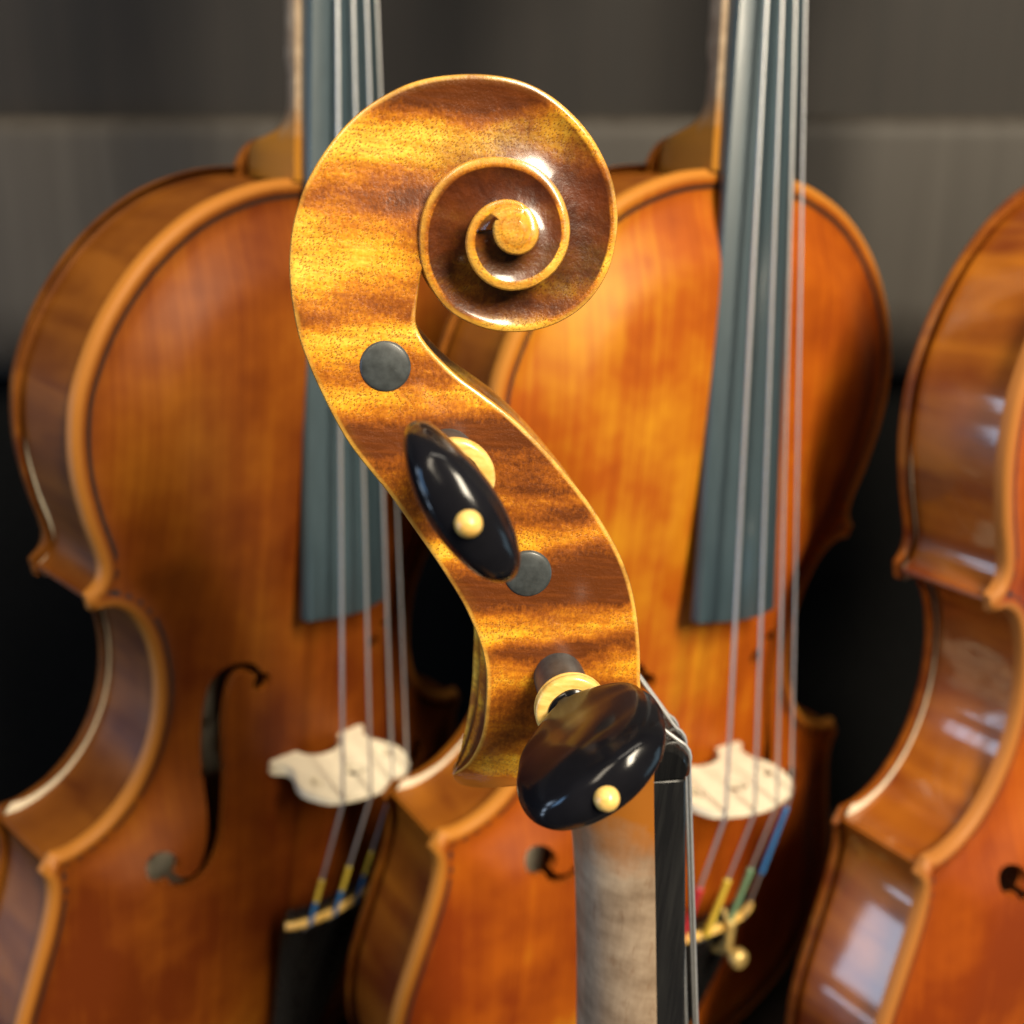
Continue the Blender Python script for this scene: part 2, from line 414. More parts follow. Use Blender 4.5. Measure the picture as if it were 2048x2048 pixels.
# ------------------------------------------------------------------ the scroll head: one continuous sweep of pegbox and volute
def build_head():
    B_ = np.array(BACK + [[-31.5, 100.1, 20.1], [-29.9, 100.5, 20.1], [-28.4, 100.0, 20.1]]); T = np.array(TURN + [3.18, 3.25, 3.31]); NB = 17
    Fr = np.array(FRONT)
    ti = np.r_[np.full(NB, np.nan), T]
    anchors_b = [0, 3, 5, 7, 9, 11, 13, 15, 16, 17, 19, 21]
    anchors_f = [0, 1.8, 3.5, 6.4, 9.2, 12, 14.2, 16.6, 18.9, 20.8, 23, 25]
    N = 560
    # dense outer curve over index
    idx = np.linspace(0, len(B_) - 1 - 1e-6, N)
    O = catmull(B_, N)
    O = smooth_line(O, 6)
    turn = np.interp(idx, np.arange(len(B_)), np.r_[np.linspace(-1.2, -.12, NB), T])
    FD = catmull(Fr, 600); fi = np.linspace(0, len(Fr) - 1, 600)
    FD = smooth_line(FD, 90)
    ang_ok = idx >= 21
    verts, faces, wear, pat = [], [], [], []
    NW = 16
    rings = []
    eye = np.array(EYE)
    def section(k, peg):
        o = O[k, :2]; E = O[k, 2]; t = turn[k]
        if peg:
            f = np.interp(idx[k], anchors_b, anchors_f)
            inn = np.array([np.interp(f, fi, FD[:, j]) for j in range(3)])
            Ei = inn[2]; I = inn[:2]
        else:
            tt = max(t, -.1) + 1.0
            if tt <= turn[-1]:
                I = np.array([np.interp(tt, turn[ang_ok], O[ang_ok, j]) for j in range(2)])
                d = I - o; L = np.linalg.norm(d)
                I = o + d * (L + .7) / L
                Ei = E + .3
            else:
                I = eye.copy(); Ei = 20.1
            if t < .35:                       # the cheek hollows towards the volute
                s = np.clip((t + .02) / .12, 0, 1); s = s * s * (3 - 2 * s)
                q = np.clip((t - .12) / .25, 0, 1)
                Ei = 10.8 * (1 - s) + 9.2 * s if t < .12 else 9.2 * (1 - q) + (E + .3) * q
            if t > 1.8:
                q = min(1, (t - 1.8) / .30) ** 1.7
                Ei = Ei * (1 - q) + 20.1 * q
        d = I - o; L = np.linalg.norm(d); d = d / max(L, 1e-6)
        ch = .52 + .22 * np.clip((t - .75) / .4, 0, 1)
        ch = min(ch, L * .25, E * .4)
        cav = 0.0                             # pegbox cavity depth
        if peg:
            cav = np.clip((idx[k] - 3.0) / 1.0, 0, 1) * np.clip((19.0 - idx[k]) / 4.0, 0, 1) * max(0, L - 9)
        wall = 4.6
        fl = 1.3 * np.clip(1 - (t - .3) / 1.2, .25, 1) * min(1, E / 10)
        half = [(0, 0, .0, 0), (.15, E * .10, .0, 0), (fl * .75, E * .27, 0, .8), (fl, E * .5, 0, .95), (fl * .8, E * .74, 0, .8), (.1, E - ch * 1.6, .1, 0), (-.02, E - ch * 1.1, .7, 0), (ch * .3, E - ch * .35, 1, 0), (ch * 1.0, E, .7, 0), (ch * 1.7, E + .02, .05, 0)]
        w0 = ch * 1.7
        w1 = L - (ch * 1.7 if peg else 0)
        dip = 0 if peg else (.75 + .2 * np.clip((t - .1) * 3, 0, 1)) * min(1, L / 12) * (1 if t < 2.0 else 0)
        for j in range(1, NW + 1):
            q = j / NW
            if j == NW: q = .999
            ww = w0 + (w1 - w0) * q
            if peg: g = 1 - (1 - q) ** (2.6 if idx[k] < 4 else 1.0)
            elif t > 2.0: g = min(1, q * 2.2) ** .6
            else: g = q ** 1.2
            e = E + (Ei - E) * g - dip * 4 * q * (1 - q)
            wr = 0; pp = 0
            if not peg:
                P = o + d * ww
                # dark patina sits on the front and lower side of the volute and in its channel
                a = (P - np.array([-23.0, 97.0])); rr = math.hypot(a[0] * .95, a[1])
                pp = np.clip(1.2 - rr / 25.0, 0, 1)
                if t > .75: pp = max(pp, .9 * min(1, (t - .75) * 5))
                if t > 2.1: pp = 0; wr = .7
            half.append((ww, e, wr, pp))
        if peg:
            half += [(L - ch * 1.0, Ei, .9, 0), (L - ch * .3, Ei - ch * .35, 1, 0), (L, Ei - ch * 1.1, .8, 0), (L - .05, Ei - wall * .55, .3, 0), (L - .25 - min(cav, .6), Ei - wall * .95, .3, 0), (L - .25 - cav, (Ei - wall) * .98, 0, .8), (L - .25 - cav, 0, 0, .8)]
        else:
            half += [(L, Ei * q, 0, .8) for q in (.97, .9, .75, .6, .4, .2, 0)]
        pts = [(*(o + d * h[0]), h[1], h[2], h[3]) for h in half]
        return np.array(pts)
    for k in range(N):
        s = np.clip((idx[k] - 18.4) / 2.8, 0, 1); s = s * s * (3 - 2 * s)
        if s <= 0: P = section(k, True)
        elif s >= 1: P = section(k, False)
        else: P = section(k, True) * (1 - s) + section(k, False) * s
        nP = len(P); far = (1 - s) * .22 * np.clip((idx[k] - 3) / 4, 0, 1)
        ring = [(-p[2], p) for p in P] + [(p[2] * (1 + far * np.clip((m_ - 9) / 17, 0, 1)), p) for m_, p in list(enumerate(P))[-2:0:-1]]
        rings.append([n2b(x, p[0], p[1]) for x, p in ring])
        wear += [p[3] for x, p in ring]; pat += [p[4] for x, p in ring]
    v, f = loft(rings)
    return v, f, wear, pat

def build_neck():
    un = np.array(UNDER)
    pr_ = [(un[0], 5.2, 12.3, 2.5), (un[1], 4.4, 12.3, 2.5), (un[2], 2.8, 12.3, 2.5), (un[3], 1.0, 12.2, 2.5), (un[4], -2.0, 12.1, 2.5), (un[5], -7, 12.2, 2.2), (un[6], -14, 12.5, 2.1), (un[7], -25, 12.9, 2.05), (un[8], -42, 13.4, 2.0), ((-20.7, -58), -58, 13.9, 2.0), ((-21.3, -80), -80, 14.7, 2.0), ((-22.3, -106), -106, 15.4, 2.0), ((-23.6, -112), -112, 15.6, 2.1), ((-28.0, -115.2), -115.5, 15.7, 2.3), ((-35.5, -116.8), -118, 15.8, 2.5), ((-39.5, -117.6), -120.5, 15.9, 2.7), ((-42.0, -120.2), -123.5, 16.1, 2.8), ((-42.6, -124.5), -127, 16.2, 2.9), ((-42.6, -128.5), -131, 16.3, 3.0)]
    ctrl = np.array([[p[0][0], p[0][1], p[1], p[2], p[3]] for p in pr_])
    C = catmull(ctrl, 110)
    rings = []
    for ub, vb, vj, w, ex in C:
        uj = -7.6
        ring = []
        for k in range(29):
            ph = math.pi * k / 28
            c, s = math.cos(ph), math.sin(ph)
            x = -w * math.copysign(abs(c) ** (2 / ex), c); q = abs(s) ** (2 / ex)
            x *= 1 - .14 * q if vj < -100 else 1
            ring.append(n2b(x, uj + (ub - uj) * q, vj + (vb - vj) * q))
        rings.append(ring)
    return loft(rings)

FBL = 267.0
def fb_half(v): return 12.0 + 9.3 * (-v) / FBL
def fb_arch(x, v):
    R_ = 42.0
    return math.sqrt(R_ * R_ - x * x) - R_
def build_fingerboard(kx=1.0):
    rings = []
    for v in (-.05, -.3, -20, -60, -100, -128, -150, -180, -210, -240, -FBL + .6, -FBL):
        w = fb_half(v)
        ins = .3 if v in (-.05, -FBL) else 0
        under = -7.6 if v > -131 else -7.6 + min(3.0, (-131 - v) * .2)
        ring = []
        for k in range(17):
            x = (-1 + 2 * k / 16) * (w - .25 - ins)
            ring.append((x, fb_arch(x, v) - ins, v))
        e = fb_arch(w, v)
        ring += [(w - ins, e - .3, v), (w - ins, e - 2.0, v), (w - .4, under, v)]
        for k in range(1, 8):
            q = k / 8; x = (w - .4) * (1 - 2 * q)
            lift = 0 if v > -131 else 1.6 * (1 - (x / w) ** 2)
            ring.append((x, under + lift, v))
        ring += [(-w + .4, under, v), (-w + ins, e - 2.0, v), (-w + ins, e - .3, v)]
        rings.append([n2b(p[0] * (kx if kx == 1 else kx - .08 * (-v / FBL)), p[1], p[2]) for p in ring])
    return loft(rings)

def build_nut():
    rings = []
    w = 12.05
    prof = [(.10, -7.55), (.10, .25), (.5, .66), (1.4, .82), (2.6, .78), (3.8, .45), (5.0, -.35), (5.9, -1.5), (6.4, -3.0), (6.6, -7.55)]
    for x in np.linspace(-w, w, 25):
        ed = 1 - max(0, (abs(x) - w + .7) / .7)
        ins = (1 - math.sqrt(max(0, ed * (2 - ed)))) * .6
        ring = [(x, u + (fb_arch(x, 0) if u > -5 else 0) - (ins if u > -5 else 0), v + (ins * .6 if v < 2 else -ins * .6)) for v, u in prof]
        rings.append([n2b(*p) for p in ring])
    return loft(rings)

# ------------------------------------------------------------------ peg: built along +x (outwards), origin on the pegbox cheek
def build_peg_parts(tip=24.6, cs=0.0, hs=14.6):
    shaft = lathe([(-tip - .3, 0), (-tip - .22, 1.5), (-tip - .08, 2.8), (-tip + .06, 3.6), (-tip + .2, 3.9), (-tip + .5, 4.05), (-10, 4.15), (0, 4.3), (10.5, 4.5), (11.0, 4.5), (11.2, 4.1), (12.0, 4.0), (12.0, 0)], 40)
    collar = lathe([(11.4, 4.0), (11.4, 5.7), (11.55, 6.05), (11.9, 6.25), (12.35, 6.25), (12.55, 6.1), (12.75, 6.25), (13.2, 6.3), (13.7, 6.2), (14.0, 5.9), (14.1, 5.4), (14.1, 3.9), (11.4, 4.0)], 56)
    collar = ([(p[0] + cs, p[1] * .95, p[2] * .95) for p in collar[0]], collar[1])
    QA = [(0, 3.6, 3.4), (.3, 5.2, 3.3), (.9, 7.4, 3.2), (2.0, 9.3, 3.15), (3.9, 10.8, 3.2), (6.6, 11.6, 3.4), (9.2, 12.3, 3.8), (12, 12.5, 4.3), (14.6, 12.25, 4.65), (16.8, 11.7, 4.8), (18.8, 10.8, 4.6), (20.6, 9.4, 4.05), (21.9, 7.0, 3.6), (22.8, 4.9, 2.7), (23.3, 2.6, 1.6), (23.5, .4, .3)]
    C = catmull(QA, 52)
    rings = []
    for a, q, t in C:
        k_ = np.clip(a / 4, 0, 1)
        wing = 2.4 * min(1, t / 3.6) * min(1, q / 6)          # thickness left at the wing tips
        ring = []
        for k in range(64):
            w = 2 * math.pi * k / 64; c, s = math.cos(w), math.sin(w)
            X = q * math.copysign(abs(c) ** .8, c)
            xr = abs(X / q)
            el = math.sqrt(max(0, 1 - xr * xr))
            lens = (1 - xr ** 2) ** 1.15 * (t - wing) + wing * max(0, 1 - xr ** 7) ** .5
            Y = t * el * (1 - k_) + lens * k_
            ring.append((hs + a * (41.1 - hs) / 23.5, X, math.copysign(Y, s)))
        rings.append(ring)
    neck_r = [[(a, r * math.copysign(abs(math.cos(w)) ** .8, math.cos(w)), r * math.sin(w)) for w in (2 * math.pi * k / 64 for k in range(64))] for a, r in ((11.8 + cs, 3.85), (13.6 + cs, 3.85), (min(14.5 + cs, hs - .1), 3.8))]
    head = loft(neck_r + rings)
    pin = lathe([(39.6, 0), (39.6, 1.75), (41.0, 1.8), (41.6, 1.74), (42.2, 1.45), (42.7, .9), (42.9, .36), (42.95, 0)], 32)
    return shaft, collar, head, pin

def merge(*vf):
    V, F_ = [], []
    for v, f in vf:
        n = len(V); V += list(v); F_ += [tuple(i + n for i in q) for q in f]
    return V, F_

# ------------------------------------------------------------------ the body
UP = [(0, 350), (14, 349.6), (30, 346.7), (48, 339), (64, 326), (76, 309.5), (83, 292), (84.6, 279), (83.6, 266), (80.2, 252.5), (76.6, 242.5), (75.2, 237), (76.2, 232.8), (79.6, 229.8)]
CB = [(78.2, 224.8), (71.5, 224.4), (65.3, 220.3), (60.2, 212.3), (56.9, 202), (55.6, 191), (56.3, 180), (59.2, 169.2), (65, 158.8), (73.5, 150.8), (83, 146.8), (90.2, 146.7)]
LO = [(93.4, 141.8), (91.2, 137.2), (90.9, 130), (93, 118.5), (97.3, 102.5), (101.7, 86), (103.3, 72), (101.6, 54), (94.2, 36), (80.2, 20), (60.2, 8.6), (36, 2.3), (15, .3), (0, 0)]
SEG = [resample(catmull(s, 400), 1.9) for s in (UP, CB, LO)]
RIGHT = np.vstack(SEG)
OUT = np.vstack([RIGHT, (RIGHT * [-1, 1])[-2:0:-1]])

def seg_dist(P, poly):
    A = poly; Bq = np.roll(poly, -1, 0); d = Bq - A; L2 = (d ** 2).sum(1)
    best = np.full(len(P), 1e9)
    for i in range(0, len(P), 2000):
        p = P[i:i + 2000, None, :]
        t = np.clip(((p - A) * d).sum(2) / L2, 0, 1)
        best[i:i + 2000] = np.sqrt((((A + d * t[..., None]) - p) ** 2).sum(2)).min(1)
    return best

def inside(P, poly):
    x, y = P[:, 0], P[:, 1]; r = np.zeros(len(P), bool); n = len(poly); j = n - 1
    for i in range(n):
        xi, yi = poly[i]; xj, yj = poly[j]
        c = ((yi > y) != (yj > y)) & (x < (xj - xi) * (y - yi) / (yj - yi + 1e-12) + xi)
        r ^= c; j = i
    return r

def poisson():
    gx = np.arange(-108, 109, 3.0); gz = np.arange(-6, 358, 3.0)
    X, Zz = np.meshgrid(gx, gz, indexing='ij')
    m = inside(np.stack([X.ravel(), Zz.ravel()], 1), OUT).reshape(X.shape)
    u = np.zeros_like(X)
    for _ in range(2500):
        a = np.zeros_like(u)
        a[1:-1, 1:-1] = .25 * (u[2:, 1:-1] + u[:-2, 1:-1] + u[1:-1, 2:] + u[1:-1, :-2]) + 1
        u = np.where(m, a, 0)
    return gx, gz, u / u.max()
GX, GZ, UU = poisson()
def u_at(P):
    fx = (P[:, 0] - GX[0]) / 3.0; fz = (P[:, 1] - GZ[0]) / 3.0
    i = np.clip(fx.astype(int), 0, len(GX) - 2); j = np.clip(fz.astype(int), 0, len(GZ) - 2)
    a, b_ = fx - i, fz - j
    return UU[i, j] * (1 - a) * (1 - b_) + UU[i + 1, j] * a * (1 - b_) + UU[i, j + 1] * (1 - a) * b_ + UU[i + 1, j + 1] * a * b_

def arch(P, H=14.5):
    P = np.asarray(P, float)
    d = seg_dist(P, OUT)
    rim = np.interp(d, [0, .35, .9, 1.7, 2.6, 3.6, 5, 7, 9, 14], [-1.7, -.8, -.25, 0, .05, -.2, -.75, -.95, -.7, 0])
    s = np.clip((d - 5) / 22, 0, 1); s = s * s * (3 - 2 * s)
    return rim + H * np.sqrt(np.clip(u_at(P), 0, 1)) ** 1.25 * s, d

def circle(cx, cy, r, n=22):
    a = np.linspace(0, 2 * math.pi, n, endpoint=False)
    return np.stack([cx + r * np.cos(a), cy + r * np.sin(a)], 1)

def f_polys():
    c = catmull([(25.5, 193.5), (28, 196.6), (31.5, 197.8), (35, 196), (37.4, 190.5), (38.6, 181), (39.2, 170), (39.5, 158), (39.8, 147), (40.6, 137), (43.2, 129), (47.6, 125.0), (52.6, 125.8), (55.4, 128.4)], 46)
    w = np.interp(np.linspace(0, 1, 46), [0, .15, .3, .5, .7, .85, 1], [1.0, 1.7, 2.8, 3.3, 3.0, 2.1, 1.5])
    t = np.gradient(c, axis=0); t /= np.linalg.norm(t, axis=1)[:, None]
    nrm = np.stack([-t[:, 1], t[:, 0]], 1)
    stem = np.vstack([c + nrm * w[:, None], (c - nrm * w[:, None])[::-1]])
    nick = np.array([(35.6, 162.2), (35.6, 160.8), (43.2, 160.2), (43.2, 161.8)])
    R_ = [stem, circle(24.6, 191.0, 3.3), circle(57.8, 132.6, 5.2), nick]
    return R_ + [q * [-1, 1] for q in R_]

def build_plate(holes):
    pts = [tuple(p) for p in OUT]; n = len(pts)
    edges = [(i, (i + 1) % n) for i in range(n)]
    polys = f_polys() if holes else []
    for q in polys:
        s = len(pts); pts += [tuple(p) for p in q]
        edges += [(s + i, s + (i + 1) % len(q)) for i in range(len(q))]
    t = np.roll(OUT, -1, 0) - np.roll(OUT, 1, 0); t /= np.linalg.norm(t, axis=1)[:, None]
    nrm = np.stack([t[:, 1], -t[:, 0]], 1)          # outline runs clockwise seen from the front
    if not inside(OUT[40:41] + nrm[40:41] * 2, OUT)[0]:
        nrm = -nrm
    extra = []
    for k, off in enumerate((.35, .9, 1.7, 2.6, 3.6, 5, 7, 9.5, 13)):
        q = OUT + nrm * off
        if k >= 5: q = q[::2]
        ok = inside(q, OUT) & (seg_dist(q, OUT) > off * .93)
        extra.append(q[ok])
    gx = np.arange(-100, 101, 4.0); gz = np.arange(4, 350, 4.0)
    G = np.stack(np.meshgrid(gx, gz), -1).reshape(-1, 2) + [0, 0]
    G[:, 0] += np.where((np.round(G[:, 1] / 4) % 2) == 0, 2, 0)
    G = G[inside(G, OUT)]; G = G[seg_dist(G, OUT) > 15]
    extra.append(G)
    X = np.vstack(extra)
    for q in polys:
        X = X[~inside(X, q)]
        X = X[seg_dist(X, q) > .8]
    pts += [tuple(p) for p in X]
    vv, ee, ff, *_ = delaunay_2d_cdt([Vector(p) for p in pts], edges, [], 1, 1e-5)
    P = np.array([(p.x, p.y) for p in vv])
    cen = np.array([P[list(f)].mean(0) for f in ff])
    keep = inside(cen, OUT)
    for q in polys:
        keep &= ~inside(cen, q)
    F_ = [tuple(f) for f, k in zip(ff, keep) if k]
    h, d = arch(P)
    verts = [(p[0], -hh, p[1]) for p, hh in zip(P, h)]
    wear = np.interp(d, [0, 1.8, 3.2], [.9, .75, 0]).tolist()
    cnt = {}
    for f in F_:
        for a, b_ in zip(f, f[1:] + f[:1]):
            key = (min(a, b_), max(a, b_)); cnt[key] = cnt.get(key, 0) + 1
    low = {}
    faces = list(F_)
    for (a, b_), c in cnt.items():
        if c != 1: continue
        for q in (a, b_):
            if q not in low:
                low[q] = len(verts)
                onrim = d[q] < .01
                verts.append((verts[q][0], 4.0 if onrim else verts[q][1] + 3.0, verts[q][2]))
                wear.append(.8 if onrim else .15)
        faces.append((a, b_, low[b_], low[a]))
    return verts, faces, wear

def strip_inset(off0, off1, lift):
    """ribbon lying on the plate between two insets of the outline"""
    t = np.roll(OUT, -1, 0) - np.roll(OUT, 1, 0); t /= np.linalg.norm(t, axis=1)[:, None]
    nrm = np.stack([t[:, 1], -t[:, 0]], 1)
    if not inside(OUT[40:41] + nrm[40:41] * 2, OUT)[0]: nrm = -nrm
    a = OUT + nrm * off0
    ok = seg_dist(a, OUT) > off0 * .96
    a = a[ok]; nr = nrm[ok]
    b_ = a + nr * (off1 - off0)
    ha, _ = arch(a); hb, _ = arch(b_)
    n = len(a)
    v = [(p[0], -h - lift, p[1]) for p, h in zip(a, ha)] + [(p[0], -h - lift, p[1]) for p, h in zip(b_, hb)]
    f = [(i, (i + 1) % n, n + (i + 1) % n, n + i) for i in range(n)]
    return v, f

def rib_strip(seg):
    t = np.gradient(seg, axis=0); t /= np.linalg.norm(t, axis=1)[:, None]
    nrm = np.stack([t[:, 1], -t[:, 0]], 1)
    mid = len(seg) // 2
    if not inside(seg[mid:mid + 1] + nrm[mid:mid + 1] * 2, OUT)[0]: nrm = -nrm
    o = seg + nrm * 2.7; i_ = seg + nrm * 3.8
    rings = [[(a[0], 3.9, a[1]), (a[0], 33.1, a[1]), (b_[0], 33.1, b_[1]), (b_[0], 3.9, b_[1])] for a, b_ in zip(o, i_)]
    return loft(rings)

def build_bridge():
    half = [(20.6, 0), (20.6, 1.8), (19.2, 3.2), (17.6, 4.6), (17.0, 7.0), (17.8, 9.8), (19.4, 12.4), (21.0, 15.4), (21.8, 18.8), (21.2, 22.4), (19.5, 26.4), (17.5, 29.2), (14, 31), (9, 32.6), (4, 33.6)]
    inner = [(0, 7.2), (3.4, 6.8), (6.4, 5.4), (8.2, 3.4), (9.0, 1.6), (9.6, 0)]
    right = [(x, y) for x, y in inner[1:]] + half
    poly = [(0, 7.2)] + right + [(0, 33.9)] + [(-x, y) for x, y in right[::-1]]
    heart = [(0, 16.4), (2.2, 18.2), (3.6, 20.6), (3.2, 22.6), (1.8, 23.2), (.5, 22.2), (0, 24.6), (-.5, 22.2), (-1.8, 23.2), (-3.2, 22.6), (-3.6, 20.6), (-2.2, 18.2)]
    kid = [(13.0, 15.6), (15.2, 15.2), (17.2, 16.6), (17.6, 19.2), (16.0, 21), (13.8, 20.4), (13.4, 18.8), (14.8, 18.6), (15.2, 17.4), (13.6, 17.0)]
    holes = [heart, kid, [(-x, y) for x, y in kid]]
    pts = list(poly); n = len(pts); edges = [(i, (i + 1) % n) for i in range(n)]
    for q in holes:
        s = len(pts); pts += q; edges += [(s + i, s + (i + 1) % len(q)) for i in range(len(q))]
    vv, ee, ff, *_ = delaunay_2d_cdt([Vector(p) for p in pts], edges, [], 1, 1e-5)
    P = np.array([(p.x, p.y) for p in vv]); cen = np.array([P[list(f)].mean(0) for f in ff])
    keep = inside(cen, np.array(poly))
    for q in holes: keep &= ~inside(cen, np.array(q))
    F_ = [tuple(f) for f, k in zip(ff, keep) if k]
    y0 = -float(arch([(15.5, 158)])[0][0]) + .1
    th = lambda y: 2.3 - 1.5 * y / 34
    ny = len(P)
    V_ = [(p[0], y0 - p[1] + (0 if p[1] > .1 else -.0), 158 - th(p[1])) for p in P] + [(p[0], y0 - p[1], 158 + th(p[1])) for p in P]
    faces = [f for f in F_] + [tuple(i + ny for i in f[::-1]) for f in F_]
    cnt = {}
    for f in F_:
        for a, b_ in zip(f, f[1:] + f[:1]):
            cnt.setdefault((min(a, b_), max(a, b_)), []).append((a, b_))
    for k, e in cnt.items():
        if len(e) == 1:
            a, b_ = e[0]; faces.append((a, b_, b_ + ny, a + ny))
    return V_, faces, y0

TPZ = 108.0
def tail_y(z): return np.interp(z, [2, 30, 70, TPZ], [-9, -19, -27, -33.5])
def build_tailpiece():
    rings = []
    for z, w in ((TPZ, 20.5), (TPZ - .8, 21.8), (TPZ - 5, 22.4), (TPZ - 14, 21.6), (TPZ - 30, 19.2), (TPZ - 55, 15.6), (TPZ - 80, 12.4), (TPZ - 98, 10.4), (TPZ - 103, 9.6), (TPZ - 104, 8.0)):
        y = float(tail_y(z)); ring = []
        for k in range(17):
            q = -1 + 2 * k / 16
            ring.append((q * w, y + 6.5 * (1 - math.sqrt(max(0, 1 - (q * .96) ** 2))), z))
        for k in range(16, -1, -1):
            q = -1 + 2 * k / 16
            ring.append((q * w * .94, y + 3.2 + 5.5 * (1 - math.sqrt(max(0, 1 - (q * .9) ** 2))), z))
        rings.append(ring)
    return loft(rings)

def build_tail_fret():
    path = []
    for k in range(17):
        q = -1 + 2 * k / 16
        path.append((q * 21.9, float(tail_y(TPZ - 4)) + 6.5 * (1 - math.sqrt(max(0, 1 - (q * .96) ** 2))) - .5, TPZ - 5))
    return tube(path, 1.5, 10)

# ------------------------------------------------------------------ materials
M = {}
M['scroll'] = mat_scroll('flamed_maple_varnish')
M['neck'] = mat_neck('worn_neck_maple')
M['ebony'] = mat_ebony('polished_ebony', .26, .3, .007)
M['peg'] = mat_plain('peg_ebony', (.006, .006, .008), .16, 0, 0, .3, 90)
M['peg'].node_tree.nodes['Principled BSDF'].inputs['Specular IOR Level'].default_value = .32
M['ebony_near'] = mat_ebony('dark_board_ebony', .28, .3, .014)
M['ebony_board_sheen'] = mat_ebony('fingerboard_ebony_sheen', .34, .2, .055)  # raised blue-grey base: reflected daylight painted into the ebony
M['ebony_tip'] = mat_plain('peg_tip_ebony', (.040, .046, .048), .42, 0, .1, .35, 520)
M['boxwood'] = mat_boxwood('boxwood')
M['steel'] = mat_plain('wound_string_metal', (.66, .66, .66), .45, .85, 0, .1, 900)
M['maple_raw'] = mat_plain('bridge_maple', (.76, .68, .52), .5, 0, .1, .08, 300)
M['purfling'] = mat_plain('purfling_black', (.030, .016, .010), .5)
M['gold'] = mat_plain('gilt_metal', (.62, .45, .16), .5, .7)
M['yellow'] = mat_plain('yellow_silk', (.70, .50, .05), .7)
M['blue'] = mat_plain('blue_silk', (.03, .17, .42), .6)
M['green'] = mat_plain('green_silk', (.16, .30, .17), .7)
M['red'] = mat_plain('red_silk', (.45, .02, .03), .7)
PAL = {
    'honey': dict(p=((.30, .085, .008), (.45, .15, .012), (.60, .24, .02)), e=(.58, .27, .05), r=((.17, .045, .006), (.42, .16, .016)), s=.3),
    'amber': dict(p=((0.105, 0.019, 0.0022), (0.195, 0.048, 0.0038), (0.3, 0.098, 0.007)), e=(0.36, 0.14, 0.022), r=((0.075, 0.018, 0.003), (0.19, 0.062, 0.008)), s=1.3),
    'orange': dict(p=((0.18, 0.028, 0.0026), (0.32, 0.070, 0.0036), (0.48, 0.200, 0.009)), e=(0.42, 0.17, 0.024), r=((0.11, 0.022, 0.003), (0.3, 0.1, 0.009)), s=2.1),
    'chestnut': dict(p=((0.185, 0.029, 0.003), (0.31, 0.062, 0.0042), (0.4, 0.105, 0.007)), e=(0.37, 0.15, 0.034), r=((0.13, 0.018, 0.003), (0.4, 0.125, 0.01)), s=3.7),
}
for k, c in PAL.items():
    M['plate_' + k] = mat_plate('spruce_' + k, *c['p'], c['e'], c['s'])
    M['rib_' + k] = mat_rib('rib_' + k, *c['r'], c['s'], .95 if k == 'chestnut' else .10)

# ------------------------------------------------------------------ shared geometry
G_HEAD = build_head(); G_NECK = build_neck(); G_FB = build_fingerboard(); G_FB2 = build_fingerboard(.88); G_NUT = build_nut()
G_TOP = build_plate(True); G_BACK = build_plate(False)
G_BRIDGE = build_bridge(); BY0 = G_BRIDGE[2]
G_PURF = strip_inset(4.0, 5.5, .03)
G_TAIL = build_tailpiece(); G_TFRET = build_tail_fret()
SX_N = (-8.2, -2.75, 2.75, 8.2); SX_B = (-16.8, -5.7, 5.7, 16.8); SR = (.56, .50, .46, .38)

def bridge_top(x): return BY0 - (34.0 - .0145 * x * x) - .1

